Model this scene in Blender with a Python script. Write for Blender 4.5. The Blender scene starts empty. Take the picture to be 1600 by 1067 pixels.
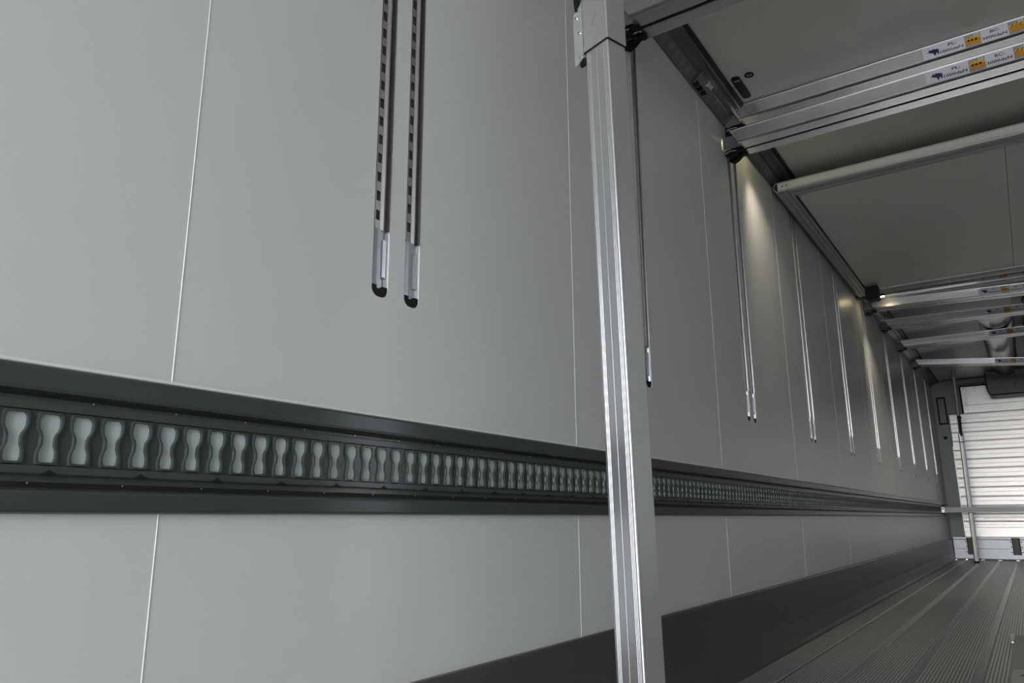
import bpy, bmesh, math, random
from mathutils import Vector, Matrix
random.seed(4)
scene = bpy.context.scene
COL = scene.collection
R = math.radians

# ------------------------------------------------------------------ camera
YAW, PIT, ROL, FPX = R(34.2124), R(13.4549), R(-0.3321), 1162.48
CAM = Vector((1.02, 0.0, 0.592))
fwd = Vector((-math.sin(YAW)*math.cos(PIT), math.cos(YAW)*math.cos(PIT), math.sin(PIT)))
rt = Vector((math.cos(YAW), math.sin(YAW), 0)); up = rt.cross(fwd)
r2 = rt*math.cos(ROL) + up*math.sin(ROL); u2 = up*math.cos(ROL) - rt*math.sin(ROL)
cd = bpy.data.cameras.new('camera'); cam = bpy.data.objects.new('camera', cd); COL.objects.link(cam)
cd.sensor_width = 36.0; cd.lens = FPX*36/1600; cd.clip_start = 0.02; cd.clip_end = 300
m = Matrix((r2, u2, -fwd)).transposed().to_4x4(); m.translation = CAM; cam.matrix_world = m
scene.camera = cam

# ------------------------------------------------------------------ world and exposure
world = bpy.data.worlds.new('sky'); scene.world = world; world.use_nodes = True
bg = world.node_tree.nodes['Background']
bg.inputs[0].default_value = (0.90, 0.945, 1.0, 1); bg.inputs[1].default_value = 6.6
scene.view_settings.view_transform = 'Standard'; scene.view_settings.look = 'None'
scene.view_settings.gamma = 1.0; scene.view_settings.use_curve_mapping = False
scene.view_settings.exposure = 0.86
# low veiled sun behind the camera, shining in through the open rear doors
sl = bpy.data.lights.new('hazy_sun', 'SUN'); sl.energy = 0.42; sl.angle = R(14); sl.color = (1.0, 0.95, 0.89)
so = bpy.data.objects.new('hazy_sun', sl); COL.objects.link(so)
so.rotation_mode = 'QUATERNION'; so.rotation_quaternion = Vector((0.05, 1.0, -0.045)).to_track_quat('-Z', 'Y'); so.location = (4, -9, 3)

# dimensions of the trailer body (metres); x = 0 is the left wall, y runs to the front bulkhead
W, H, Y0, Y1 = 2.46, 2.578, -3.5, 12.8
PITCH = 1.206
# portal over the open rear doorway so that the daylight is sampled well
pl = bpy.data.lights.new('rear_opening_portal', 'AREA'); pl.shape = 'RECTANGLE'; pl.size = W; pl.size_y = H
pl.cycles.is_portal = True
po = bpy.data.objects.new('rear_opening_portal', pl); COL.objects.link(po)
po.location = (W/2, Y0, H/2); po.rotation_euler = (R(90), 0, 0)

# ------------------------------------------------------------------ materials
MATS = {}
def mat(name, col, rough=0.5, metal=0.0, noise=0.0, nscale=20, bump=0.0, bscale=200, spec=0.5, stretch=None, rvar=0.0):
    if name in MATS: return MATS[name]
    ma = bpy.data.materials.new(name); ma.use_nodes = True; nt = ma.node_tree; N = nt.nodes; Lk = nt.links
    b = N['Principled BSDF']
    b.inputs['Base Color'].default_value = (*col, 1); b.inputs['Roughness'].default_value = rough
    b.inputs['Metallic'].default_value = metal; b.inputs['Specular IOR Level'].default_value = spec
    tc = N.new('ShaderNodeTexCoord'); mp = N.new('ShaderNodeMapping'); Lk.new(tc.outputs['Object'], mp.inputs[0])
    if stretch: mp.inputs['Scale'].default_value = stretch
    if noise or rvar:
        nz = N.new('ShaderNodeTexNoise'); nz.inputs['Scale'].default_value = nscale; nz.inputs['Detail'].default_value = 5
        Lk.new(mp.outputs[0], nz.inputs['Vector'])
        if noise:
            mx = N.new('ShaderNodeMix'); mx.data_type = 'RGBA'
            mx.inputs[6].default_value = tuple(c*(1-noise) for c in col) + (1,)
            mx.inputs[7].default_value = tuple(min(1, c*(1+noise)) for c in col) + (1,)
            Lk.new(nz.outputs['Fac'], mx.inputs[0]); Lk.new(mx.outputs[2], b.inputs['Base Color'])
        if rvar:
            mr = N.new('ShaderNodeMapRange'); mr.inputs[3].default_value = max(0.03, rough-rvar); mr.inputs[4].default_value = rough+rvar
            Lk.new(nz.outputs['Fac'], mr.inputs[0]); Lk.new(mr.outputs[0], b.inputs['Roughness'])
    if bump:
        n2 = N.new('ShaderNodeTexNoise'); n2.inputs['Scale'].default_value = bscale; n2.inputs['Detail'].default_value = 3
        Lk.new(mp.outputs[0], n2.inputs['Vector'])
        bp = N.new('ShaderNodeBump'); bp.inputs['Strength'].default_value = bump; bp.inputs['Distance'].default_value = 0.002
        Lk.new(n2.outputs['Fac'], bp.inputs['Height']); Lk.new(bp.outputs[0], b.inputs['Normal'])
    MATS[name] = ma; return ma

wall_m = mat('painted_steel_panel', (0.675, 0.68, 0.668), 0.34, 0, 0.02, 3, 0.05, 260, 0.5)
ceil_m = mat('painted_ceiling_panel', (0.63, 0.62, 0.57), 0.40, 0, 0.02, 3, 0.04, 260)
joint_m = mat('white_sealant', (0.78, 0.78, 0.78), 0.3)
rail_m = mat('dark_grey_powder_coat', (0.050, 0.060, 0.061), 0.33, 0.0, 0.12, 12, 0.05, 400, 0.5)
skirt_m = mat('dark_olive_grey_steel', (0.070, 0.071, 0.061), 0.36, 0.0, 0.08, 6, 0.03, 200, 0.45)
backing_m = mat('pale_green_foil', (0.54, 0.60, 0.585), 0.35, 0, 0.06, 8)
alu_m = mat('mill_aluminium', (0.72, 0.72, 0.74), 0.34, 1.0, 0.05, 6, 0.03, 150, 0.5, (1, 1, 1), 0.05)
alub_m = mat('satin_aluminium', (0.50, 0.495, 0.485), 0.45, 0.8, 0.04, 6, 0.03, 150)
post_m = mat('post_aluminium', (0.68, 0.68, 0.695), 0.30, 0.9, 0.04, 8, 0.04, 120, 0.5, (1, 1, 0.15))
galv_m = mat('zinc_plated_steel', (0.62, 0.65, 0.65), 0.38, 0.7, 0.08, 30)
chrome_m = mat('bright_screw', (0.80, 0.80, 0.80), 0.15, 1.0)
track_m = mat('galvanised_track', (0.47, 0.465, 0.46), 0.30, 1.0, 0.06, 15, 0.03, 200)
trackdark_m = mat('track_side', (0.30, 0.30, 0.29), 0.30, 0.9, 0.05, 15)
black_m = mat('black_plastic', (0.006, 0.006, 0.007), 0.5, spec=0.25)
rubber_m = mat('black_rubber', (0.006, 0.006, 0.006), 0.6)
toprail_m = mat('grey_anodised_rail', (0.15, 0.155, 0.15), 0.38, 0.5, 0.06, 12)
part_m = mat('partition_frame', (0.42, 0.43, 0.42), 0.42, 0.5, 0.05, 10)
partp_m = mat('partition_panel', (0.74, 0.74, 0.70), 0.42, 0, 0.02, 3)
partl_m = mat('partition_light_strip', (0.62, 0.61, 0.55), 0.45, 0, 0.03, 10)
slot_m = mat('dark_opening', (0.015, 0.015, 0.015), 0.6)
pillar_m = mat('blue_grey_bulkhead', (0.30, 0.33, 0.335), 0.45, 0, 0.03, 8)
corr_m = mat('bulkhead_aluminium', (0.86, 0.83, 0.80), 0.44, 0.8, 0.05, 10, 0.05, 60, 0.5, (0.15, 1, 1))
kick_m = mat('bulkhead_kick_plate', (0.66, 0.68, 0.71), 0.48, 0.6, 0.05, 8)
wood_m = mat('grey_buffer_strip', (0.30, 0.29, 0.28), 0.6, 0, 0.2, 40, 0, 200, 0.3, (6, 6, 0.3))
evap_m = mat('grey_green_housing', (0.16, 0.185, 0.175), 0.5, 0, 0.05, 6)
duct_m = mat('stainless_duct', (0.30, 0.295, 0.29), 0.25, 1.0, 0.04, 5)
white_m = mat('white_tube', (0.88, 0.87, 0.86), 0.5, 0.8)
tube_m = mat('grey_tube', (0.36, 0.38, 0.38), 0.4, 0.3)
sticker_m = mat('label_white', (0.72, 0.72, 0.78), 0.35)
print_m = mat('label_black_print', (0.01, 0.01, 0.012), 0.4)
blue_m = mat('label_blue_print', (0.012, 0.014, 0.10), 0.4)
amber_m = mat('label_amber_print', (0.62, 0.27, 0.02), 0.4)
yellow_m = mat('label_yellow_print', (0.72, 0.48, 0.03), 0.4)
lilac_m = mat('label_lilac_print', (0.34, 0.31, 0.38), 0.4)
board_m = mat('grey_board', (0.30, 0.30, 0.285), 0.55, 0, 0.12, 14, 0.05, 120)
boardp_m = mat('board_paint_patch', (0.44, 0.46, 0.44), 0.5, 0, 0.15, 30)
rust_m = mat('rust_stain', (0.30, 0.17, 0.08), 0.7, 0, 0.3, 60)
glass_m = mat('dark_window', (0.26, 0.29, 0.275), 0.2)
asphalt_m = mat('yard_asphalt', (0.16, 0.16, 0.155), 0.9, 0, 0.2, 3)

# floor tread: fine raised lugs, a relief pattern too small to build
def tread_material():
    ma = bpy.data.materials.new('tread_aluminium'); ma.use_nodes = True; nt = ma.node_tree; N = nt.nodes; Lk = nt.links
    b = N['Principled BSDF']; b.inputs['Metallic'].default_value = 0.5; b.inputs['Roughness'].default_value = 0.36
    tc = N.new('ShaderNodeTexCoord'); mp = N.new('ShaderNodeMapping'); mp.inputs['Scale'].default_value = (1, 1, 0.0)
    Lk.new(tc.outputs['Object'], mp.inputs[0])
    br = N.new('ShaderNodeTexBrick'); br.inputs['Scale'].default_value = 1.0
    br.inputs['Brick Width'].default_value = 0.019; br.inputs['Row Height'].default_value = 0.0125
    br.inputs['Mortar Size'].default_value = 0.0028; br.inputs['Mortar Smooth'].default_value = 0.6
    br.inputs['Color1'].default_value = (1, 1, 1, 1); br.inputs['Color2'].default_value = (1, 1, 1, 1); br.inputs['Mortar'].default_value = (0, 0, 0, 1)
    rot = N.new('ShaderNodeMapping'); rot.inputs['Rotation'].default_value = (0, 0, R(90)); Lk.new(mp.outputs[0], rot.inputs[0])
    Lk.new(rot.outputs[0], br.inputs['Vector'])
    bp = N.new('ShaderNodeBump'); bp.inputs['Strength'].default_value = 0.9; bp.inputs['Distance'].default_value = 0.003
    Lk.new(br.outputs['Color'], bp.inputs['Height']); Lk.new(bp.outputs[0], b.inputs['Normal'])
    nz = N.new('ShaderNodeTexNoise'); nz.inputs['Scale'].default_value = 2.2; nz.inputs['Detail'].default_value = 6; Lk.new(tc.outputs['Object'], nz.inputs['Vector'])
    mx = N.new('ShaderNodeMix'); mx.data_type = 'RGBA'; mx.inputs[6].default_value = (0.62, 0.61, 0.59, 1); mx.inputs[7].default_value = (0.78, 0.77, 0.75, 1)
    Lk.new(nz.outputs['Fac'], mx.inputs[0])
    m2 = N.new('ShaderNodeMix'); m2.data_type = 'RGBA'; m2.blend_type = 'MULTIPLY'; m2.inputs[0].default_value = 0.75
    Lk.new(mx.outputs[2], m2.inputs[6]); Lk.new(br.outputs['Color'], m2.inputs[7]); Lk.new(m2.outputs[2], b.inputs['Base Color'])
    return ma
tread_m = tread_material()
strip_m = mat('floor_strip_aluminium', (0.62, 0.615, 0.60), 0.30, 0.95, 0.06, 6)
subfloor_m = mat('subfloor_dark', (0.05, 0.05, 0.05), 0.6)

# ------------------------------------------------------------------ helpers
def link(o, parent=None):
    COL.objects.link(o)
    if parent: o.parent = parent
    return o
class MB:
    def __init__(s): s.v = []; s.f = []; s.mi = []; s.cur = 0
    def add(s, vs, fs):
        o = len(s.v); s.v += [tuple(v) for v in vs]; s.f += [tuple(i+o for i in f) for f in fs]; s.mi += [s.cur]*len(fs); return s
    def box(s, x0, x1, y0, y1, z0, z1):
        return s.add([(x0,y0,z0),(x1,y0,z0),(x1,y1,z0),(x0,y1,z0),(x0,y0,z1),(x1,y0,z1),(x1,y1,z1),(x0,y1,z1)],
                     [(0,3,2,1),(4,5,6,7),(0,1,5,4),(1,2,6,5),(2,3,7,6),(3,0,4,7)])
    def prism(s, prof, axis, a, b, caps=True):
        def P(p, t):
            return {'x': (t, p[0], p[1]), 'y': (p[0], t, p[1]), 'z': (p[0], p[1], t)}[axis]
        n = len(prof); vs = [P(p, a) for p in prof] + [P(p, b) for p in prof]
        fs = [(i, (i+1) % n, n+(i+1) % n, n+i) for i in range(n)]
        if caps: fs += [tuple(range(n))[::-1], tuple(range(n, 2*n))]
        return s.add(vs, fs)
    def cyl(s, c, ax, r, h, n=16, r2=None):
        r2 = r if r2 is None else r2; ax = Vector(ax).normalized(); c = Vector(c)
        a = ax.orthogonal().normalized(); b = ax.cross(a); vs = []
        for k, (t, rr) in enumerate(((0, r), (h, r2))):
            for i in range(n):
                q = 2*math.pi*i/n; vs.append(c + ax*t + (a*math.cos(q) + b*math.sin(q))*rr)
        fs = [(i, (i+1) % n, n+(i+1) % n, n+i) for i in range(n)] + [tuple(range(n))[::-1], tuple(range(n, 2*n))]
        return s.add(vs, fs)
    def mesh(s, name, mats, smooth=None, recalc=True):
        me = bpy.data.meshes.new(name); me.from_pydata(s.v, [], s.f); me.validate()
        for ma in (mats if isinstance(mats, (list, tuple)) else [mats]): me.materials.append(ma)
        if isinstance(mats, (list, tuple)) and len(me.polygons) == len(s.mi):
            me.polygons.foreach_set('material_index', s.mi)
        if recalc:
            bm = bmesh.new(); bm.from_mesh(me); bmesh.ops.recalc_face_normals(bm, faces=bm.faces); bm.to_mesh(me); bm.free()
        if smooth:
            me.polygons.foreach_set('use_smooth', [True]*len(me.polygons)); me.set_sharp_from_angle(angle=R(smooth))
        me.update(); return me
    def build(s, name, mats, parent=None, smooth=None, recalc=True):
        return link(bpy.data.objects.new(name, s.mesh(name, mats, smooth, recalc)), parent)
def box(name, ma, parent, *a): return MB().box(*a).build(name, ma, parent)
def inst(name, me, parent, loc=(0, 0, 0), rot=(0, 0, 0)):
    o = link(bpy.data.objects.new(name, me), parent); o.location = loc; o.rotation_euler = rot; return o
def thing(name, label, cat, loc=(0, 0, 0), group=None):
    o = link(bpy.data.objects.new(name, None)); o.location = loc; o['label'] = label; o['category'] = cat; o.empty_display_size = 0.1
    if group: o['group'] = group
    return o
def struct(o): o['kind'] = 'structure'; return o
def tag(o, label, cat, group=None):
    o['label'] = label; o['category'] = cat
    if group: o['group'] = group
    return o
def bevbox_prof(x0, x1, y0, y1, r, n=4):
    pts = []
    for cx, cy, a0 in ((x1-r, y1-r, 0), (x0+r, y1-r, 90), (x0+r, y0+r, 180), (x1-r, y0+r, 270)):
        for i in range(n+1):
            q = R(a0 + 90*i/n); pts.append((cx + r*math.cos(q), cy + r*math.sin(q)))
    return pts

# ------------------------------------------------------------------ wall_left
TRK_W, TRK_D = 0.046, 0.030          # slot width and depth of the sunk tracks
TIP = 1.026                          # lower end of the tracks
RT, RB = 0.787, 0.602                # top and bottom of the lashing rail
SKT = 0.291                          # top of the skirting
seam0 = 0.610
def track_y(k): return (1.030 + PITCH*k, 1.124 + PITCH*k)
wl = struct(box('wall_left', trackdark_m, None, -0.09, -0.034, Y0, Y1, 0, H))
def slot_notch(yc, z_end):
    """outline of a slot notched from the top edge, walked from +y to -y"""
    h = TRK_W/2; r = 0.018
    pts = [(yc+h, H)]
    for i in range(7):
        q = R(0 - 90*i/6); pts.append((yc+h-r + r*math.cos(q), z_end+r + r*math.sin(q)))
    for i in range(7):
        q = R(270 - 90*i/6); pts.append((yc-h+r + r*math.cos(q), z_end+r + r*math.sin(q)))
    pts.append((yc-h, H)); return pts
joint_me = MB().prism([(0.0, -0.0011), (0.0008, -0.0005), (0.0008, 0.0005), (0.0, 0.0011), (-0.02, 0.0011), (-0.02, -0.0011)], 'z', RT-0.002, 2.54).mesh('joint', joint_m)
joint2_me = MB().prism([(0.0, -0.0011), (0.0008, -0.0005), (0.0008, 0.0005), (0.0, 0.0011), (-0.02, 0.0011), (-0.02, -0.0011)], 'z', SKT-0.002, RB+0.004).mesh('joint', joint_m)
for k in range(-4, 11):
    a, b = seam0 + PITCH*(k) , seam0 + PITCH*(k+1)
    a_, b_ = max(a, Y0)+0.0010, min(b, Y1)-0.0010
    if b_ <= a_: continue
    # upper panel with the two slots
    out = [(a_, RT-0.02), (b_, RT-0.02), (b_, H)]
    for yc in reversed(track_y(k)):
        if a_+0.03 < yc < b_-0.03: out += slot_notch(yc, TIP)
    out += [(a_, H)]
    MB().prism(out, 'x', -0.034, 0.0).build('panel', wall_m, wl)
    MB().prism([(a_, SKT-0.03), (b_, SKT-0.03), (b_, RB+0.02), (a_, RB+0.02)], 'x', -0.034, 0.0).build('panel', wall_m, wl)
    if a > Y0:
        inst('joint_strip', joint_me, wl, (0, a, 0)); inst('joint_strip', joint2_me, wl, (0, a, 0))

# ------------------------------------------------------------------ wall_right, ceiling, floor, ground
wr = struct(box('wall_right', trackdark_m, None, W+0.034, W+0.09, Y0, Y1, 0, H))
for k in range(-4, 11):
    a_, b_ = max(seam0+PITCH*k, Y0)+0.0018, min(seam0+PITCH*(k+1), Y1)-0.0018
    if b_ > a_: box('panel', wall_m, wr, W, W+0.034, a_, b_, 0, H)
ce = struct(box('ceiling', ceil_m, None, -0.09, W+0.09, Y0, Y1, H, H+0.08))
fl = struct(box('floor', subfloor_m, None, -0.09, W+0.09, Y0, Y1, -0.12, -0.006))
SW = 0.017
sx = [0.155] + [0.352 + 0.2065*i for i in range(11)]
sw = [0.009] + [SW]*10 + [SW]
edges = [0.03] + [e for c, h in zip(sx, sw) for e in (c-h, c+h) if c+h < W-0.03]
edges.append(W-0.03)
for i in range(0, len(edges)-1, 2):
    x0, x1 = edges[i]+0.0012, edges[i+1]-0.0012
    MB().prism([(x0, -0.006), (x0, -0.001), (x0+0.001, 0), (x1-0.001, 0), (x1, -0.001), (x1, -0.006)], 'y', Y0, Y1).build('plank', tread_m, fl)
for i in range(1, len(edges)-1, 2):
    x0, x1 = edges[i], edges[i+1]; n = 4; pr = [(x0, -0.006), (x0, -0.001)]
    w = (x1-x0)/n
    if x1-x0 > 0.02:
        for j in range(n):
            xa = x0+j*w; pr += [(xa+w*0.12, -0.0018), (xa+w*0.30, 0.0012), (xa+w*0.70, 0.0012), (xa+w*0.88, -0.0018)]
    else: pr += [(x0+0.003, -0.003), (x1-0.003, -0.003)]
    pr += [(x1, -0.001), (x1, -0.006)]
    MB().prism(pr, 'y', Y0, Y1).build('ribbed_strip', strip_m, fl)
gr = struct(box('ground', asphalt_m, None, -30, 30, -60, Y0-0.05, -1.3, -1.2))

# skirting
def skirt(name, s, x):
    prof = [(0, 0), (0.0300, 0.0), (0.0285, 0.010), (0.0240, 0.026), (0.0205, 0.050), (0.0150, 0.104), (0.0145, 0.108), (0.0145, SKT-0.006), (0.0115, SKT), (0, SKT)]
    o = MB().prism([(x+s*p[0], p[1]+0.001) for p in prof], 'y', Y0, Y1-0.01).build(name, skirt_m)
    struct(o); return o
skirt('baseboard_left', 1, 0.0); skirt('baseboard_right', -1, W)

# ------------------------------------------------------------------ lashing rail with keyhole slots
RY0, RY1 = Y0+0.01, 11.9
lr = thing('lashing_rail', 'dark grey lashing rail with keyhole slots running along the left wall', 'rail', (0, RY0, 0.69))
def off(mb_prof): return [(p[0], p[1]-0.69) for p in mb_prof]
top_prof = [(0.0005, RT), (0.004, RT), (0.0125, RT-0.003), (0.0150, RT-0.007), (0.0165, RT-0.030), (0.0150, RT-0.0345), (0.0045, RT-0.0365), (0.0035, RT-0.048), (0.0005, RT-0.048)]
bot_prof = [(0.0005, RB), (0.004, RB), (0.0125, RB+0.002), (0.0150, RB+0.005), (0.0165, RB+0.024), (0.0150, RB+0.028), (0.0045, RB+0.031), (0.0035, RB+0.048), (0.0005, RB+0.048)]
MB().prism(off(top_prof), 'y', 0, RY1-RY0).build('upper_flange', rail_m, lr)
MB().prism(off(bot_prof), 'y', 0, RY1-RY0).build('lower_flange', rail_m, lr)
MB().prism(off([(0.0036, 0.6515), (0.0068, 0.6515), (0.0068, 0.7385), (0.0036, 0.7385)]), 'y', 0, RY1-RY0).build('backing_strip', backing_m, lr)
# perforated plate: one tile per slot, all joined into one sheet
SP = 0.03975
lev = [(0.0, 7.8), (0.03, 9.3), (0.10, 10.2), (0.22, 10.0), (0.29, 8.6), (0.35, 7.2), (0.43, 6.9), (0.53, 7.2), (0.60, 8.6), (0.67, 11.3), (0.75, 12.6), (0.88, 12.6), (0.96, 11.2), (1.0, 8.8)]
HB, HT = 0.6645, 0.7245
ZB, ZT = 0.659, 0.730
mb = MB()
FX, PX, BX = 0.0128, 0.0090, 0.0072     # rim front, pocket floor, hole bottom
n_t = int((RY1-RY0)/SP)
ystart = (0.4075 - RY0) % SP
nl = len(lev)
def outline(grow, zgrow):
    pts = []
    L_ = [(HB + (HT-HB)*t, w/1000) for t, w in lev]
    zc = (HB+HT)/2
    for z, w in L_:
        zz = zc + (z-zc)*(1+zgrow); pts.append((min(w+grow, SP/2-0.0004), zz-0.69))
    return pts
H0, M0, R0 = outline(0, 0), outline(0.0028, 0.085), outline(0.0040, 0.11)
for i in range(n_t):
    yc = ystart + SP*i
    if yc-SP/2 < 0 or yc+SP/2 > RY1-RY0: continue
    vs = []; fs = []
    def ring(o, x):
        b = len(vs)
        for w, z in o: vs.append((x, yc+w, z))
        for w, z in reversed(o): vs.append((x, yc-w, z))
        return b
    b0 = ring(H0, BX); b1 = ring(H0, FX); b2 = ring(M0, FX); b3 = ring(R0, PX)
    n = 2*nl
    for ba, bb in ((b0, b1), (b1, b2), (b2, b3)):
        for j in range(n): fs.append((ba+j, ba+(j+1) % n, bb+(j+1) % n, bb+j))
    # pocket floor between rim and tile edge
    br = len(vs)
    for w, z in R0: vs.append((PX, yc+SP/2, z))
    for w, z in R0: vs.append((PX, yc-SP/2, z))
    for j in range(nl-1):
        fs.append((b3+j, b3+j+1, br+j+1, br+j))
        q0 = b3+n-1-j; fs.append((q0, q0-1, br+nl+j+1, br+nl+j))
    mb.add(vs, fs)
# bands above and below the slots
for z0, z1 in ((0.650, R0[0][1]+0.69), (R0[-1][1]+0.69, 0.740)):
    low = z0 < 0.66
    p = [(0.0008, z0), (0.0118, z0), (FX, z0+0.0015), (FX, z1-0.0012), (PX, z1), (0.0008, z1)] if low else \
        [(0.0008, z0), (PX, z0), (FX, z0+0.0012), (FX, z1-0.0015), (0.0118, z1), (0.0008, z1)]
    mb.prism(off(p), 'y', 0, RY1-RY0)
mb.build('perforated_plate', rail_m, lr, None, False)
for a, b in ((RT-0.0415, RT-0.0370), (RB+0.0315, RB+0.0385)):  # black strips put in for the dark shade of the flange grooves
    MB().prism(off([(0.0036, a), (0.0050, a), (0.0050, b), (0.0036, b)]), 'y', 0, RY1-RY0).build('groove_shade_strip', rubber_m, lr)
MB().prism(off([(0.0004, RT-0.002), (0.0030, RT-0.002), (0.0030, RT+0.0015), (0.0004, RT+0.0050)]), 'y', 0, RY1-RY0).build('sealant_bead', joint_m, lr)
tab_me = MB().add([(0, -0.010, 0), (0, 0.010, 0), (0, 0, 0.007), (0.0045, -0.006, 0.0005), (0.0045, 0.007, 0.0005), (0.0015, 0, 0.006)],
                  [(0, 1, 4, 3), (0, 3, 5, 2), (1, 2, 5, 4), (3, 4, 5), (0, 2, 1)]).mesh('tab', rubber_m)
for i in range(40): inst('locking_tab', tab_me, lr, (0.0122, 0.452 - RY0 + 0.119*i, 0.6495-0.69))
riv_me = MB().cyl((0, 0, 0), (1, 0, 0), 0.0016, 0.0016, 8, 0.0009).mesh('rivet', galv_m)
for i in range(24):
    inst('rivet', riv_me, lr, (0.0035, 0.50 - RY0 + 0.119*i, 0.7445-0.69)); inst('rivet', riv_me, lr, (0.0038, 0.432 - RY0 + 0.119*i, 0.639-0.69))

# ------------------------------------------------------------------ sunk vertical tracks, in pairs
def slot_shape(h, r, z0, n=6):
    pts = []
    for i in range(n+1):
        q = R(180 + 90*i/n); pts.append((-h+r + r*math.cos(q), z0+r + r*math.sin(q)))
    for i in range(n+1):
        q = R(270 + 90*i/n); pts.append((h-r + r*math.cos(q), z0+r + r*math.sin(q)))
    return pts
hw = TRK_W/2 - 0.0012
LT = 2.50 - TIP                                   # length of the track
chan = [(-0.033, -hw), (0.0008, -hw), (0.0008, -hw+0.0014), (-0.0075, -hw+0.0090), (-0.0080, -hw+0.0100), (-0.0080, 0.0020), (-0.0030, 0.0065), (-0.0022, 0.0085), (-0.0036, 0.0100), (-0.0125, 0.0106), (-0.0125, hw-0.0030), (0.0008, hw-0.0012), (0.0008, hw), (-0.033, hw)]
chan_me = MB().prism(chan, 'z', 0.145, LT).mesh('channel', track_m)
slotg_m = mat('slot_grey', (0.045, 0.045, 0.043), 0.5, 0.3)
hm = MB(); hm.box(-0.0005, 0.0006, -0.0050, 0.0050, -0.0105, 0.0045); hm.cur = 1; hm.box(-0.0005, 0.0007, -0.0050, 0.0050, 0.0045, 0.0105)
hole_me = hm.mesh('slot', [slotg_m, slot_m])
tongue_prof = [(-0.033, -hw), (-0.010, -hw), (-0.0075, -hw+0.008), (-0.0065, -0.004), (-0.0065, hw-0.016), (-0.0105, hw-0.013), (-0.0105, hw-0.003), (-0.004, hw-0.001), (-0.004, hw), (-0.033, hw)]
insert_m = mat('brushed_insert', (0.46, 0.475, 0.50), 0.36, 0.9, 0.08, 25, 0.04, 150)
tongue_me = MB().prism(tongue_prof, 'z', 0.020, 0.147).mesh('end_insert', insert_m)
lug_me = MB().box(-0.0115, -0.0045, hw-0.0125, hw-0.0035, 0.045, 0.125).mesh('lug', alu_m)
capm = MB().prism([p for p in slot_shape(hw, 0.017, 0.0012)] + [(hw, 0.024), (hw*0.45, 0.024), (hw*0.45, 0.018), (-hw*0.35, 0.018), (-hw*0.35, 0.024), (-hw, 0.024)], 'x', -0.033, -0.0012).mesh('end_cap', black_m)
ordn = ['nearest', 'second', 'third', 'fourth', 'fifth', 'sixth', 'seventh', 'eighth', 'ninth', 'tenth']
for k in range(0, 10):
    for j, yc in enumerate(track_y(k)):
        side = ('left', 'right')[j]
        lab = ('%s slotted steel track of the %s pair sunk in the wall' % (side, ordn[k]))
        if k == 0: lab = '%s track of the large near pair sunk in the wall left of the post' % side
        if k == 1: lab = '%s track of the pair sunk in the wall right behind the aluminium post' % side
        if k >= 2: lab = '%s track of the %s track pair beyond the aluminium post' % (side, ordn[k-1] if k > 2 else 'first')
        t = thing('wall_track', lab, 'track', (0, yc, TIP), 'vertical tracks in the left wall')
        inst('channel', chan_me, t); inst('end_insert', tongue_me, t); inst('lug', lug_me, t); inst('end_cap', capm, t)
        if k <= 2:
            for i in range(30 if k == 0 else 24): inst('slot', hole_me, t, (-0.0080, -0.0055, 0.176 + 0.0425*i + 0.004*j))

# ------------------------------------------------------------------ rail in the corner of wall and ceiling
GX = 0.112
tr = thing('corner_rail', 'grey slotted rail along the corner of left wall and ceiling', 'rail', (0, Y0, 2.50))
trp = [(0.0006, 2.504), (0.010, 2.502), (0.014, 2.507), (0.016, 2.512), (0.044, 2.536), (0.047, 2.540), (0.049, 2.548), (0.074, 2.556), (0.092, 2.553), (0.098, 2.549), (0.105, 2.551), (0.107, 2.5775), (0.0006, 2.5775)]
MB().prism([(p[0], p[1]-2.50) for p in trp], 'y', 0, Y1-Y0-0.02).build('rail_body', toprail_m, tr)
MB().prism([(0.107, 0.056), (0.118, 0.062), (0.118, 0.0776), (0.107, 0.0776)], 'y', 0, Y1-Y0-0.02).build('gasket', rubber_m, tr)
tooth = MB().prism([(0.0185, 0.0125), (0.0425, 0.033), (0.0405, 0.0345), (0.0165, 0.0145)], 'y', -0.017, 0.017).mesh('tooth', mat('rail_tooth', (0.19, 0.195, 0.19), 0.4, 0.5, 0.1, 30))
for i in range(170):
    y = 1.6 + 0.066*i
    if 4.25 < y < 6.6 or y > 12.6: continue
    inst('tooth', tooth, tr, (0, y - Y0, 0))
lt = thing('rail_latch', 'small grey spring latch hooked in the corner rail before the beam pair', 'latch', (0.05, 2.98, 2.518))
MB().prism([(-0.030, -0.020), (0.010, 0.002), (0.018, 0.020), (0.006, 0.016), (-0.028, -0.010)], 'y', -0.045, 0.075).build('latch_body', toprail_m, lt)
MB().prism([(-0.012, 0.0), (0.020, 0.020), (0.024, -0.002), (0.012, -0.014)], 'y', 0.03, 0.07).build('spring_tongue', alub_m, lt)
for i in range(3): MB().box(-0.034, -0.012, -0.040+0.045*i, -0.018+0.045*i, -0.024, -0.010).build('tooth', black_m, lt)

# oval port and sticker on the ceiling
cp = thing('ceiling_port', 'black oval port in the ceiling beside the corner rail', 'port', (0.152, 3.22, H))
pr = []
for i in range(13): pr.append((0.0205*math.cos(R(180*i/12)), 0.085 + 0.0205*math.sin(R(180*i/12))))
for i in range(13): pr.append((0.0205*math.cos(R(180+180*i/12)), -0.085 + 0.0205*math.sin(R(180+180*i/12))))
MB().prism(pr, 'z', -0.004, -0.0004).build('cover', black_m, cp)
MB().prism([(0.94*p[0], 0.97*p[1]) for p in pr], 'z', -0.0046, -0.0039).build('mouth', rubber_m, cp)
MB().box(-0.010, 0.016, -0.072, -0.066, -0.0062, -0.0040).build('clip', alub_m, cp)
MB().box(-0.028, -0.020, -0.05, -0.02, -0.014, -0.0004).build('side_clip', alub_m, cp)

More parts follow.
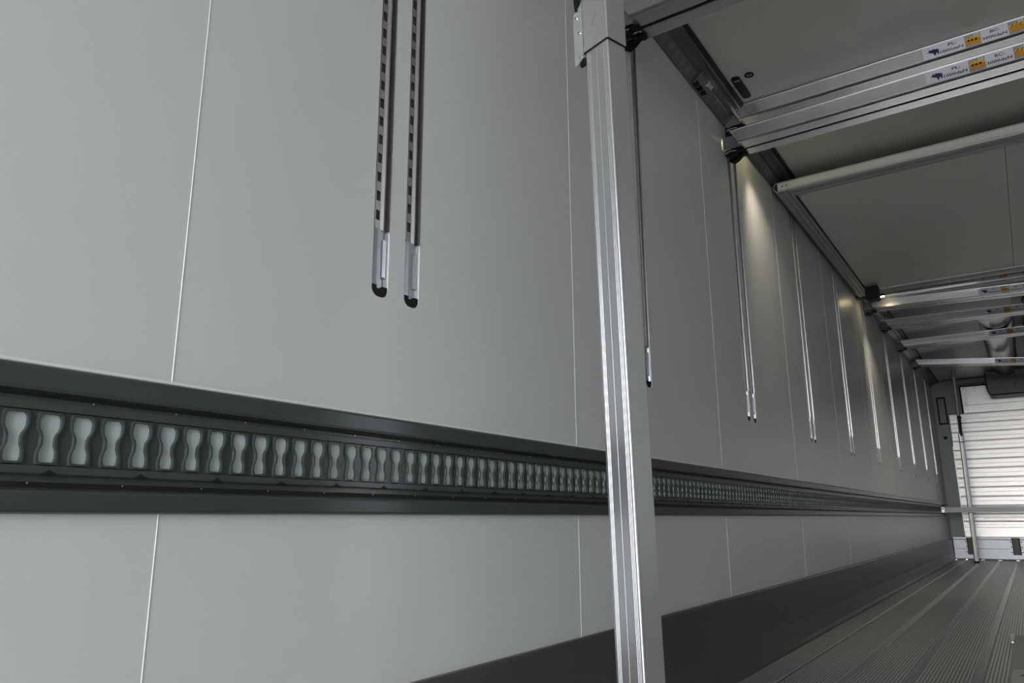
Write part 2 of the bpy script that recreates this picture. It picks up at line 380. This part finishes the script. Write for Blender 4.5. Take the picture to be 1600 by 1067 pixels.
# text helper: flat lettering
def text_mesh(s, width, name='lettering', height=None):
    cu = bpy.data.curves.new('txt', 'FONT'); cu.body = s; cu.align_x = 'CENTER'; cu.align_y = 'CENTER'; cu.resolution_u = 2; cu.offset = 0.018
    o = bpy.data.objects.new('txt', cu); COL.objects.link(o)
    bpy.context.view_layer.update()
    me = bpy.data.meshes.new_from_object(o.evaluated_get(bpy.context.evaluated_depsgraph_get()))
    bpy.data.objects.remove(o); bpy.data.curves.remove(cu)
    xs = [v.co.x for v in me.vertices]; ys = [v.co.y for v in me.vertices]
    kx = width/(max(xs)-min(xs)); cx = (max(xs)+min(xs))/2; ky = kx if height is None else height/(max(ys)-min(ys)); cy = (max(ys)+min(ys))/2
    vs = [((v.co.x-cx)*kx, (v.co.y-cy)*ky) for v in me.vertices]; fs = [tuple(p.vertices) for p in me.polygons]
    bpy.data.meshes.remove(me); return vs, fs
st = thing('ceiling_sticker', 'small black oval sticker with grey characters on the ceiling', 'sticker', (0.214, 3.140, H))
MB().prism([(0.021*math.cos(2*math.pi*i/28), 0.025*math.sin(2*math.pi*i/28)) for i in range(28)], 'z', -0.0012, -0.0003).build('disc', black_m, st)
vs, fs = text_mesh('F3', 0.020, height=0.020)
MB().add([(-p[0], p[1], -0.0014) for p in vs], fs).build('lettering', alub_m, st, None, False)

# ------------------------------------------------------------------ load labels (flat print) as meshes shared by the beams
def label_parts():
    """local coords: x along beam from label's left edge, z up from the face's lower edge; y = depth (front is -y)"""
    LW, LH = 0.392, 0.060
    sheet = MB().box(0, LW, -0.0006, 0, 0.003, 0.003+LH).mesh('label_sheet', sticker_m)
    # animal emblem facing left with raised trunk and tusk
    E_ = [(0, 62), (6, 58), (14, 62), (20, 70), (24, 84), (22, 98), (26, 98), (30, 84), (36, 80), (44, 84), (52, 90), (62, 86), (74, 84), (88, 80), (98, 74), (100, 60), (100, 30), (99, 8), (90, 6), (88, 24), (84, 32), (76, 30), (74, 8), (66, 2), (60, 6), (58, 24), (50, 36), (42, 44), (38, 38), (34, 44), (28, 50), (22, 56), (12, 54), (4, 56)]
    ex, ez, ew, eh = 0.014, 0.014, 0.047, 0.036
    emb = MB().prism([(ex+p[0]/100*ew, ez+p[1]/100*eh) for p in E_][::1], 'y', -0.0011, -0.0006).mesh('emblem', blue_m)
    let = MB()
    for s, cx, cz, w, hh in (('PL:', 0.112, 0.046, 0.030, 0.0135), ('1000daN', 0.108, 0.022, 0.084, 0.0135), ('BC:', 0.266, 0.046, 0.034, 0.0135), ('3000daN', 0.262, 0.022, 0.087, 0.0135)):
        v, f = text_mesh(s, w, height=hh); let.add([(cx+p[0], -0.0010, cz+p[1]) for p in v], f)
    let = let.mesh('lettering', print_m, None, False)
    pics = []
    for q, x0 in enumerate((0.157, 0.312)):
        p = MB(); w = 0.058
        def quad(ci, pts, d):
            p.cur = ci; p.add([(x0+a*w, -0.0006-d, 0.005+b*0.056) for a, b in pts], [tuple(range(len(pts)))])
        quad(0, [(0, 0), (1, 0), (1, 1), (0, 1)], 0.0002)
        quad(1, [(0.06, 0.14), (0.98, 0.10), (1.0, 0.62), (0.06, 0.60)], 0.0004)
        quad(2, [(0.06, 0.58), (1.0, 0.56), (0.98, 0.80), (0.80, 0.74), (0.66, 0.90), (0.58, 0.70), (0.40, 0.84), (0.34, 0.66), (0.18, 0.76), (0.06, 0.64)], 0.0006)
        if q == 0:
            for c in (0.24, 0.46, 0.70): quad(4, [(c-0.08, 0.46), (c, 0.40), (c+0.08, 0.46), (c+0.08, 0.56), (c, 0.62), (c-0.08, 0.56)], 0.0008)
        else:
            for c in (0.24, 0.48, 0.72): quad(4, [(c-0.12, 0.52), (c-0.06, 0.52), (c+0.12, 0.74), (c+0.04, 0.74)], 0.0008)
        quad(3, [(0.62, 0.74), (0.90, 0.76), (0.90, 0.97), (0.62, 0.95)], 0.0010)
        quad(4, [(0.68, 0.82), (0.84, 0.83), (0.84, 0.88), (0.68, 0.87)], 0.0012)
        quad(1, [(0.06, 0.28), (0.98, 0.24), (0.98, 0.27), (0.06, 0.31)], 0.0005)
        pics.append(p.mesh('picture', [lilac_m, amber_m, yellow_m, sticker_m, print_m], None, False))
    return sheet, emb, let, pics
LAB = label_parts()

# ------------------------------------------------------------------ cross beams
def ribs(y0, y1, z, n, d=0.0013):
    pts = []; w = (y1-y0)/n
    for i in range(n): pts += [(y0+i*w, z), (y0+(i+0.55)*w, z), (y0+(i+0.62)*w, z+d), (y0+(i+0.93)*w, z+d)]
    pts.append((y1, z)); return pts
BW, BH = 0.160, 0.069
def beam_profile():
    p = [(0.0, BH), (0.0, 0.004), (0.0020, 0.003), (0.0020, 0.0)]
    p += [(0.004, 0.0)] + ribs(0.012, 0.078, 0.0, 8)
    p += [(0.079, 0.022), (0.094, 0.022), (0.095, 0.0)] + ribs(0.096, BW-0.004, 0.0, 7)
    p += [(BW, 0.003), (BW, BH), (BW-0.004, BH+0.0025), (0.004, BH+0.0025)]
    return p
BX0 = 0.052
BL = W - 2*BX0
def beam_body():
    """extruded profile, both ends cut on the slant so that the top is longer than the bottom"""
    pr = beam_profile(); n = len(pr); vs = []
    for s in (0, 1):
        for y, z in pr:
            sl = 0.034*(1-z/BH) if z < BH else 0
            sl = min(sl, 0.034)
            vs.append(((sl if s == 0 else BL-sl), y, z))
    fs = [(i, (i+1) % n, n+(i+1) % n, n+i) for i in range(n)] + [tuple(range(n))[::-1], tuple(range(n, 2*n))]
    return MB().add(vs, fs).mesh('beam_body', mat('beam_extrusion', (0.40, 0.395, 0.385), 0.24, 0.95, 0.04, 6, 0.02, 150))
beam_me = beam_body()
gap_dark_me = MB().box(0.02, BL-0.02, 0.010, BW-0.008, BH+0.0024, BH+0.0050).mesh('gap_dark_sheet', rubber_m)  # black sheet added on the beam tops to darken the gap between stacked beams
lip_me = MB().prism([(0.0, BH-0.004), (-0.0030, BH-0.0035), (-0.0034, BH-0.001), (-0.0015, BH+0.0022), (0.004, BH+0.0027), (0.004, BH-0.001)], 'x', 0.0, BL).mesh('top_lip', alu_m)
fas_me = MB().add([(0, 0, BH), (BL, 0, BH), (BL-0.034, 0, 0.006), (0.034, 0, 0.006), (0, -0.0022, BH), (BL, -0.0022, BH), (BL-0.034, -0.0022, 0.006), (0.034, -0.0022, 0.006)],
                  [(4, 5, 6, 7), (0, 3, 2, 1), (0, 1, 5, 4), (2, 3, 7, 6), (1, 2, 6, 5), (3, 0, 4, 7)]).mesh('front_plate', alu_m)
scr_me = MB().cyl((0, 0, 0), (0, -1, 0), 0.0052, 0.003, 14, 0.0034).mesh('screw', chrome_m)
plate_m = mat('shaded_steel_plate', (0.20, 0.205, 0.20), 0.5, 0.5, 0.1, 20)  # shade on the end plates is put into this darker steel colour
plate_me = MB().prism([(-0.050, 0.060), (0.022, 0.060), (0.044, 0.010), (0.026, -0.006), (-0.050, -0.002)], 'y', 0.0, 0.006).mesh('end_plate', plate_m)
hook_me = MB().prism([(-0.044, -0.016), (0.022, -0.006), (0.046, -0.018), (0.038, -0.028), (0.020, -0.024), (0.000, -0.042), (-0.026, -0.054), (-0.046, -0.040)], 'y', 0, 0.030).mesh('latch', black_m, )
hook2_me = MB().prism([(-0.042, -0.028), (-0.018, -0.020), (0.014, -0.026), (0.010, -0.030), (-0.020, -0.026), (-0.040, -0.036)], 'y', -0.004, 0.0).mesh('spring', chrome_m)
BEAMS = []
def beam(y, z, label, tilt=0.0, labelled=True, hooks=True, shift=0.0):
    b = thing('decking_beam', label, 'beam', (BX0+shift, y, z), 'aluminium decking beams under the ceiling')
    b.rotation_euler = (0, tilt, 0)
    inst('beam_body', beam_me, b); inst('front_plate', fas_me, b); inst('top_lip', lip_me, b); inst('gap_dark_sheet', gap_dark_me, b)
    for s in (0, 1):
        inst('screw', scr_me, b, ((0.030 if s == 0 else BL-0.030), -0.0022, 0.043))
        o = inst('end_plate', plate_me, b, ((0.004 if s == 0 else BL-0.004), 0.034, 0))
        inst('screw', scr_me, o, (-0.030, 0, 0.022))
        if s: o.scale = (-1, 1, 1)
        if hooks:
            h = inst('latch', hook_me, b, ((0 if s == 0 else BL), 0.050, 0.012)); h2 = inst('spring', hook2_me, h)
            g = inst('latch', hook_me, b, ((0 if s == 0 else BL), 0.110, 0.012)); g2 = inst('spring', hook2_me, g)
            if s: h.scale = (-1, 1, 1); g.scale = (-1, 1, 1)
    if labelled:
        l = inst('load_label', LAB[0], b, (0.844-shift, -0.0023, 0)); l['label'] = 'white load label with blue animal emblem and two yellow pictures'
        inst('emblem', LAB[1], l); inst('lettering', LAB[2], l)
        for p in LAB[3]: inst('picture', p, l)
    return b
beam(2.110, 2.305, 'nearest wide aluminium beam, cut off by the top edge beside the post', 0, False)
beam(3.318, 2.356, 'lower of the two labelled beams in the upper right corner', R(-0.5))
beam(3.362, 2.499, 'upper of the two labelled beams in the upper right corner', R(-0.3), True, True)
beam(7.010, 2.488, 'dim labelled beam close under the ceiling right behind the folded panel', R(0.5), True, False, 0.02)
beam(7.150, 2.424, 'brightly lit labelled beam below the black latch box, first of the far beams', R(2.2), True, True)
beam(8.050, 2.445, 'labelled beam with warm lamp reflection, second of the far beams', R(1.3), True)
beam(9.200, 2.452, 'labelled beam before the metal air duct, third of the far beams', R(0.0), True)
beam(10.500, 2.462, 'sloping labelled beam nearest the front bulkhead, its right side hanging lower', R(5.6), True)

# ------------------------------------------------------------------ folded-up partition under the ceiling
fp = thing('folding_partition', 'grey insulated partition panel folded up flat under the ceiling', 'partition', (0, 4.21, 2.44))
PL_ = 6.78-4.21
# side rails: rounded outer edge, grooved underside
def side_prof(s):
    p = []
    for i in range(9):
        q = R(90 + 180*i/8); p.append((0.044 + 0.026*math.cos(q), 0.032 + 0.030*math.sin(q)))
    p += [(0.062, 0.0025), (0.064, 0.006), (0.070, 0.006), (0.072, 0.002), (0.092, 0.002), (0.094, 0.007), (0.099, 0.007), (0.101, 0.003), (0.113, 0.004), (0.114, 0.062)]
    return p if s > 0 else [(W-a, b) for a, b in p]
MB().prism(side_prof(1), 'y', 0, PL_).build('side_rail', part_m, fp, 40)
MB().prism(side_prof(-1), 'y', 0, PL_).build('side_rail', part_m, fp, 40)
for s in (1, -1):
    c = MB().prism([((a-0.044)*0.78+0.044 if s > 0 else W-((a-0.044)*0.78+0.044), (b-0.032)*0.8+0.032) for a, b in side_prof(1)[:9]], 'y', -0.0015, 0.0).build('open_end', slot_m, fp)
    x0, x1 = (0.046, 0.118) if s > 0 else (W-0.118, W-0.046)
    e = MB().box(x0, x1, -0.0035, 0.0, 0.012, 0.052).build('corner_plate', partl_m, fp)
    for xx in (0.35, 0.68): MB().cyl((x0+(x1-x0)*xx, -0.0035, 0.032), (0, -1, 0), 0.0048, 0.0006, 12).build('hole', slot_m, e)
def cross_prof(y):
    return [(y, 0.062), (y, 0.014), (y+0.003, 0.009), (y+0.010, 0.004), (y+0.022, 0.0), (y+0.060, -0.001), (y+0.064, 0.004), (y+0.070, 0.004), (y+0.074, 0.0), (y+0.104, 0.001), (y+0.120, 0.010), (y+0.122, 0.062)]
MB().prism(cross_prof(0), 'x', 0.110, W-0.110).build('rear_rail', part_m, fp)
MB().prism([(-0.0022, 0.016), (-0.0022, 0.052), (0, 0.052), (0, 0.016)], 'x', 0.118, W-0.118).build('light_strip', partl_m, fp)
MB().prism([(PL_-p[0], p[1]) for p in cross_prof(0)], 'x', 0.110, W-0.110).build('front_rail', part_m, fp)
for x0, x1 in ((0.120, 1.1575), (1.1600, W-0.120)):
    MB().box(x0, x1, 0.118, PL_-0.118, 0.020, 0.060).build('panel', partp_m, fp)
MB().box(0.114, 0.120, 0.118, PL_-0.118, 0.012, 0.060).build('gasket', rubber_m, fp)
MB().box(W-0.120, W-0.114, 0.118, PL_-0.118, 0.012, 0.060).build('gasket', rubber_m, fp)
lb = MB().prism(bevbox_prof(0.125, 0.225, -0.112, 0.004, 0.012), 'y', PL_-0.28, PL_-0.19).build('latch_box', black_m, fp); lb['label'] = 'black latch box'
MB().prism([(0.006, 0.0), (0.084, 0.010), (0.084, 0.030), (0.020, 0.028)], 'y', PL_, PL_+0.10).build('hinge_arm', black_m, fp)

# ------------------------------------------------------------------ ceiling lamps
warm = bpy.data.materials.new('lamp_diffuser'); warm.use_nodes = True
bs = warm.node_tree.nodes['Principled BSDF']; bs.inputs['Base Color'].default_value = (1, 0.9, 0.6, 1)
bs.inputs['Emission Color'].default_value = (1.0, 0.86, 0.52, 1); bs.inputs['Emission Strength'].default_value = 70
def lamp(x, y, drop, power, label):
    t = thing('ceiling_lamp', label, 'lamp', (x, y, H), 'small ceiling lamps')
    if drop > 0.03: MB().cyl((0, 0, -drop+0.02), (0, 0, 1), 0.006, drop-0.0205, 10).build('stem', black_m, t)
    MB().cyl((0, 0, -drop+0.003), (0, 0, 1), 0.019, 0.016, 20, 0.022).build('housing', black_m, t)
    MB().cyl((0, 0, -drop), (0, 0, 1), 0.016, 0.004, 18).build('diffuser', warm, t)
    l = bpy.data.lights.new('lamp_light', 'SPOT'); l.energy = power; l.color = (1.0, 0.90, 0.72); l.spot_size = R(82); l.spot_blend = 0.8; l.shadow_soft_size = 0.015
    o = link(bpy.data.objects.new('lamp_light', l), t); o.location = (0, 0, -drop-0.006); o.rotation_euler = (R(25), R(-6), 0)
lamp(0.150, 3.66, 0.020, 13, 'small glowing ceiling lamp behind the labelled beam pair')
lamp(0.198, 6.93, 0.125, 14, 'small glowing lamp next to the black latch box')

# ------------------------------------------------------------------ near post
PW, PD, PA = 0.0727, 0.060, R(-17)
# the corner turned to the camera stands at (0.397, 1.35) on the floor
P0 = Vector((0.397, 1.35, 0)) + Matrix.Rotation(PA, 3, 'Z') @ Vector((-PW/2, PD/2, 0))
pt = thing('telescopic_post', 'tall ribbed aluminium post standing upright in the foreground', 'post', P0)
pt.rotation_mode = 'QUATERNION'
pt.rotation_quaternion = Matrix.Rotation(-math.atan2(0.0168, 1.0), 3, 'Y').to_quaternion() @ Matrix.Rotation(PA, 3, 'Z').to_quaternion()
FWd, FDp = PW, PD
def post_prof(w, d, front, side_n, dep=0.0011):
    """closed outline in (x, y); the front face looks to -y"""
    x0, x1, y0, y1 = -w/2, w/2, -d/2, d/2; r = 0.0035; p = [(x0, y0+r), (x0+r*0.3, y0+r*0.3), (x0+r, y0)]
    for g, gw in front: p += [(x0+g*w-gw, y0), (x0+g*w-gw*0.5, y0+dep), (x0+g*w+gw*0.5, y0+dep), (x0+g*w+gw, y0)]
    p += [(x1-r, y0), (x1-r*0.3, y0+r*0.3), (x1, y0+r)]
    ww = (d-2*r-0.004)/side_n
    for i in range(side_n):
        ya = y0+r+0.002+i*ww; p += [(x1, ya+ww*0.10), (x1-dep, ya+ww*0.30), (x1-dep, ya+ww*0.70), (x1, ya+ww*0.90)]
    p += [(x1, y1-r), (x1-r, y1), (x0+r, y1), (x0, y1-r)]
    return p
fr = [(0.12, 0.0008), (0.17, 0.0008), (0.22, 0.0008), (0.50, 0.0007), (0.80, 0.0008), (0.85, 0.0008), (0.90, 0.0008)]
MB().prism(post_prof(FWd, FDp, fr, 13, 0.00035), 'z', 0.012, 1.75).build('inner_profile', post_m, pt)
fr2 = [(0.07+0.0585*i, 0.0009) for i in range(15)]
MB().prism(post_prof(FWd+0.005, FDp+0.005, fr2, 13, 0.0003), 'z', 1.655, 2.50).build('outer_sleeve', post_m, pt)
MB().prism(post_prof(FWd+0.0056, FDp+0.0056, [(0.5, 0.0004)], 2, 0.0001), 'z', 1.6525, 1.6552).build('sleeve_lip', black_m, pt)
box('foot_pad', rubber_m, pt, -0.040, 0.040, -0.034, 0.034, 0.0015, 0.014)
box('head_pad', rubber_m, pt, -0.040, 0.040, -0.034, 0.034, 2.498, 2.574)
XE, YF = -PW/2-0.0025, -PD/2-0.0025           # left edge and front face of the sleeve
bp_ = MB().prism([(XE, 1.785), (XE-0.022, 1.772), (XE-0.026, 1.762), (XE-0.026, 1.634), (XE-0.020, 1.628), (XE, 1.642)], 'y', YF-0.004, YF).build('bracket_plate', galv_m, pt)
MB().prism([(XE-0.026, 1.700), (XE-0.0005, 1.700), (XE-0.0005, 1.782), (XE-0.022, 1.770)], 'y', YF+0.0005, YF+0.05).build('bracket_block', galv_m, pt)
for x, z in ((XE-0.017, 1.757), (XE-0.008, 1.712), (XE-0.006, 1.645)):
    MB().cyl((x, YF-0.004, z), (0, -1, 0), 0.0048, 0.0035, 12, 0.0034).build('screw', chrome_m, bp_)
MB().prism([(XE-0.016, 1.774), (XE-0.010, 1.772), (XE-0.006, 1.788), (XE+0.004, 1.806), (XE+0.004, 1.836), (XE-0.020, 1.836)], 'y', YF-0.008, YF-0.0005).build('clip', black_m, pt)
MB().box(XE-0.012, XE+0.004, YF-0.001, YF+0.006, 1.624, 1.642).build('clip', black_m, pt)
MB().prism([(-0.013, 1.712), (-0.009, 1.711), (0.010, 1.738), (0.009, 1.741)], 'y', YF-0.0003, YF-0.0001).build('scratch', chrome_m, pt)

# ------------------------------------------------------------------ front bulkhead
wf = struct(box('wall_front', pillar_m, None, -0.09, W+0.09, Y1, Y1+0.12, 0, H))
def fb(name, ma, *a): return MB().box(*a).build(name, ma, wf)
YB = Y1
for s in (1, -1):
    def X(a, b): return (a, b) if s > 0 else (W-b, W-a)
    fb('pillar', pillar_m, *X(0.022, 0.178), YB-0.060, YB+0.001, 0.312, 2.07)
    fb('pillar_head', pillar_m, *X(0.022, 0.362), YB-0.062, YB+0.001, 2.072, 2.56)
    fb('edge_strip', corr_m, *X(0.180, 0.190), YB-0.058, YB+0.001, 0.325, 1.60)
fb('gasket', rubber_m, 0.362, 0.384, YB-0.05, YB+0.001, 2.075, 2.475); fb('gasket', rubber_m, W-0.384, W-0.362, YB-0.05, YB+0.001, 2.075, 2.475)
fb('gasket', rubber_m, 0.384, W-0.384, YB-0.05, YB+0.001, 2.462, 2.478)
fb('head_bar', evap_m, 0.362, W-0.362, YB-0.055, YB+0.001, 2.479, 2.56)
fb('head_bar_lip', pillar_m, 0.20, 0.75, YB-0.14, YB-0.056, 2.500, 2.562)
for z0, z1 in ((2.075, 2.185), (2.190, 2.460)):
    for x0, x1 in ((0.386, 0.446), (0.449, 1.229), (1.232, W-0.449), (W-0.446, W-0.386)):
        fb('panel', corr_m, x0, x1, YB-0.045, YB+0.001, z0, z1)
riv = MB().cyl((0, 0, 0), (0, -1, 0), 0.008, 0.004, 10, 0.006).mesh('rivet', slot_m)
for x, z in ((0.416, 2.435), (0.422, 2.215), (0.56, 2.44), (0.80, 2.44)): inst('rivet', riv, wf, (x, YB-0.045, z))
# corrugated boards, one by one
zb = [0.445, 0.535, 0.640, 0.755, 0.885, 1.015, 1.150, 1.285, 1.415, 1.545, 1.675, 1.805, 1.935, 2.068]
for z0, z1 in zip(zb[:-1], zb[1:]):
    h = z1-z0-0.0006; y = YB
    pr = [(y+0.001, z0), (y-0.046, z0), (y-0.048, z0+0.004), (y-0.048, z0+h*0.42), (y-0.0470, z0+h*0.46), (y-0.0470, z0+h*0.84), (y-0.0484, z0+h*0.88), (y-0.0496, z0+h*0.93), (y-0.0482, z0+h), (y+0.001, z0+h)]
    MB().prism(pr, 'x', 0.192, W-0.192).build('corrugated_board', corr_m, wf)
fb('lower_board', corr_m, 0.192, W-0.192, YB-0.056, YB+0.001, 0.318, 0.443)
inst('rivet', riv, wf, (0.20, YB-0.056, 0.385))
# kick plate with ribbed buffers
MB().prism([(YB+0.001, 0.008), (YB-0.075, 0.008), (YB-0.080, 0.02), (YB-0.080, 0.150), (YB-0.074, 0.154), (YB-0.074, 0.275), (YB-0.066, 0.285), (YB-0.066, 0.310), (YB+0.001, 0.310)], 'x', 0.024, W-0.024).build('kick_plate', kick_m, wf)
for x in (0.190, 0.728, 1.266, 1.804, 2.342):
    if x > 2.2: continue
    bf = thing('buffer_strip', '', 'buffer', (x, YB-0.080, 0))
    bf['label'] = 'grey ribbed buffer strip with black edges on the kick plate ' + {0.190: 'behind the far bar', 0.728: 'at the right photo edge', 1.266: 'right of the middle', 1.804: 'near the right wall'}[x]
    bf['group'] = 'buffer strips on the bulkhead kick plate'
    pr = [(0.012, 0)] + [q for i in range(8) for q in ((0.012+i*0.009, -0.022), (0.0185+i*0.009, -0.022), (0.0195+i*0.009, -0.018))] + [(0.084, 0)]
    MB().prism(pr, 'z', 0.075, 0.304).build('ribbed_strip', wood_m, bf)
    box('rubber_edge', rubber_m, bf, 0.0, 0.012, -0.026, 0, 0.075, 0.304); box('rubber_edge', rubber_m, bf, 0.084, 0.096, -0.026, 0, 0.075, 0.304)
    for z in (0.11, 0.18, 0.25):
        for xx in (-0.014, 0.110): inst('rivet', riv, bf, (xx, 0.0, z))
# framed recess and knob on the pillar
rw = thing('framed_recess', 'narrow black framed window in the grey bulkhead pillar', 'window', (0.112, YB-0.062, 2.13))
for n_, a in (('frame_bar', (-0.060, -0.040, -0.012, 0, -0.205, 0.205)), ('frame_bar', (0.040, 0.060, -0.012, 0, -0.205, 0.205)), ('frame_bar', (-0.040, 0.040, -0.012, 0, 0.180, 0.205)), ('frame_bar', (-0.040, 0.040, -0.012, 0, -0.205, -0.180))):
    box(n_, rubber_m, rw, *a)
box('pane', glass_m, rw, -0.040, 0.040, -0.004, 0, -0.180, 0.180)
kb = tag(MB().cyl((0.105, YB-0.060, 1.73), (0, -1, 0), 0.026, 0.018, 20, 0.020).build('round_knob', black_m), 'black round knob on the grey pillar below the framed window', 'knob')

# cooling unit housing and air duct
ev = thing('cooling_unit', 'grey-green cooling unit housing hanging at the top of the bulkhead', 'cooling unit', (W/2, 12.24, 2.40))
MB().prism([(-0.49, 0.155), (-0.49, -0.10), (-0.475, -0.145), (-0.44, -0.155), (0.44, -0.155), (0.475, -0.145), (0.49, -0.10), (0.49, 0.155)], 'y', -0.10, 0.44).build('housing', evap_m, ev)
MB().prism([(-0.505, 0.16), (-0.515, -0.02), (-0.500, -0.11), (-0.480, -0.155), (-0.44, -0.168), (0.44, -0.168), (0.48, -0.155), (0.50, -0.11), (0.515, -0.02), (0.505, 0.16)], 'y', -0.02, 0.02).build('rubber_rim', rubber_m, ev)
for x in (-0.10, -0.05): 
    for z in (0.10, -0.03): MB().cyl((x-0.06 if x < -0.06 else x+0.12, -0.10, z), (0, -1, 0), 0.009, 0.004, 10).build('bolt', black_m, ev)
ad = thing('air_duct', 'shiny metal air duct under the ceiling leading from the cooling unit', 'duct', (0, 8.45, H))
def duct_half(x0, x1, s):
    top = []; n = 12
    for i in range(n+1):
        t = i/n; top.append((x0+(x1-x0)*t, -0.004 - 0.105*math.sin(math.pi*t)**0.8))
    v = []; f = []
    L_ = 12.10-8.45; segs = 10
    for j in range(segs+1):
        y = L_*j/segs; k = min(1.0, 0.15 + 0.85*(j/segs)**0.6)
        for x, z in top: v.append((x, y, z*k))
        v.append((x1, y, 0.0 - 0.0005)); v.append((x0, y, 0.0 - 0.0005))
    w_ = len(top)+2
    for j in range(segs):
        for i in range(w_): f.append((j*w_+i, j*w_+(i+1) % w_, (j+1)*w_+(i+1) % w_, (j+1)*w_+i))
    f.append(tuple(range(w_))); f.append(tuple(range(segs*w_, (segs+1)*w_)))
    return MB().add(v, f).build('duct_shell', duct_m, ad, 50)
duct_half(0.82, 1.125, 1); duct_half(W-1.125, W-0.82, 1)
MB().box(1.128, 1.205, -0.75, 3.65, -0.020, -0.0005).build('center_strip', pillar_m, ad)
MB().box(W-1.205, W-1.128, -0.75, 3.65, -0.020, -0.0005).build('center_strip', pillar_m, ad)
MB().box(1.210, W-1.210, -0.75, 3.65, -0.050, -0.0005).build('center_channel', black_m, ad)

# ------------------------------------------------------------------ bars at the far end
lbar = thing('cross_bar', 'grey horizontal load bar between the lashing rails before the bulkhead', 'bar', (0.020, 11.66, 0.648))
lbl = W-0.04
MB().prism([(0, 0.004), (0.004, 0), (0.036, 0), (0.04, 0.004), (0.04, 0.068), (0.036, 0.072), (0.004, 0.072), (0, 0.068), (0, 0.050), (0.004, 0.046), (0.004, 0.028), (0, 0.024)], 'x', 0.035, lbl-0.035).build('bar_profile', mat('bar_steel', (0.42, 0.43, 0.44), 0.5, 0.5, 0.08, 10), lbar)
for a, b in ((0, 0.035), (lbl-0.035, lbl)):
    e = MB().box(a, b, 0.001, 0.039, 0.002, 0.070).build('end_piece', galv_m, lbar)
    MB().box(a+0.008, b-0.008, -0.001, 0.001, 0.044, 0.058).build('slot', slot_m, e)
vb0, vb1 = Vector((0.330, 11.86, 0.0)), Vector((0.385, 11.60, 2.555))
vb = thing('load_post', 'slim white and grey telescopic post with black handle before the bulkhead', 'post', vb0)
d = vb1-vb0; vb.rotation_mode = 'QUATERNION'; vb.rotation_quaternion = d.to_track_quat('Z', 'Y'); Lb = d.length
MB().box(-0.030, 0.030, -0.030, 0.030, 0.004, 0.03).build('foot', rubber_m, vb)
MB().prism(bevbox_prof(-0.027, 0.027, -0.027, 0.027, 0.007), 'z', 0.03, 1.65).build('lower_tube', white_m, vb, 40)
MB().cyl((0, 0, 1.55), (0, 0, 1), 0.021, Lb-1.56, 20).build('upper_tube', tube_m, vb, 40)
MB().prism(bevbox_prof(-0.0285, 0.0285, -0.0285, 0.0285, 0.007), 'z', 1.575, 1.585).build('collar', rubber_m, vb, 40)
MB().prism(bevbox_prof(-0.030, 0.030, -0.030, 0.030, 0.007), 'z', 1.62, 1.69).build('collar', white_m, vb, 40)
hd = MB().prism([(-0.012, 0), (0.012, 0), (0.016, 0.18), (0.020, 0.26), (-0.016, 0.26), (-0.014, 0.18)], 'y', -0.048, -0.022).build('handle', black_m, vb)
hd.location = (0, 0, 1.66)
MB().cyl((0.0, -0.046, 0.245), (0, 1, 0), 0.026, 0.030, 16).build('handle_knob', black_m, hd, 40)

# ------------------------------------------------------------------ board on the floor at the right edge
bd = thing('floor_board', 'grey stained board lying on the floor at the lower right edge', 'board', (0.868, 3.30, 0))
MB().prism([(0.004, -0.40), (0.40, -0.40), (0.40, 1.44), (0.002, 1.37), (-0.002, 1.10), (-0.003, 0.60)], 'z', 0.0015, 0.018).build('sheet', board_m, bd)
MB().prism([(0.006, -0.30), (0.30, -0.30), (0.30, 0.36), (0.008, 0.34)], 'z', 0.0182, 0.0188).build('paint_patch', boardp_m, bd)
MB().prism([(0.03, 0.20), (0.12, 0.19), (0.13, 0.24), (0.04, 0.25)], 'z', 0.0189, 0.0193).build('stain', rust_m, bd)
tg = tag(MB().prism([(0.844, 4.66), (0.866, 4.67), (0.866, 4.37), (0.857, 4.37)], 'z', 0.020, 0.024).build('white_wedge', white_m), 'small white wedge at the corner of the grey floor board', 'wedge')
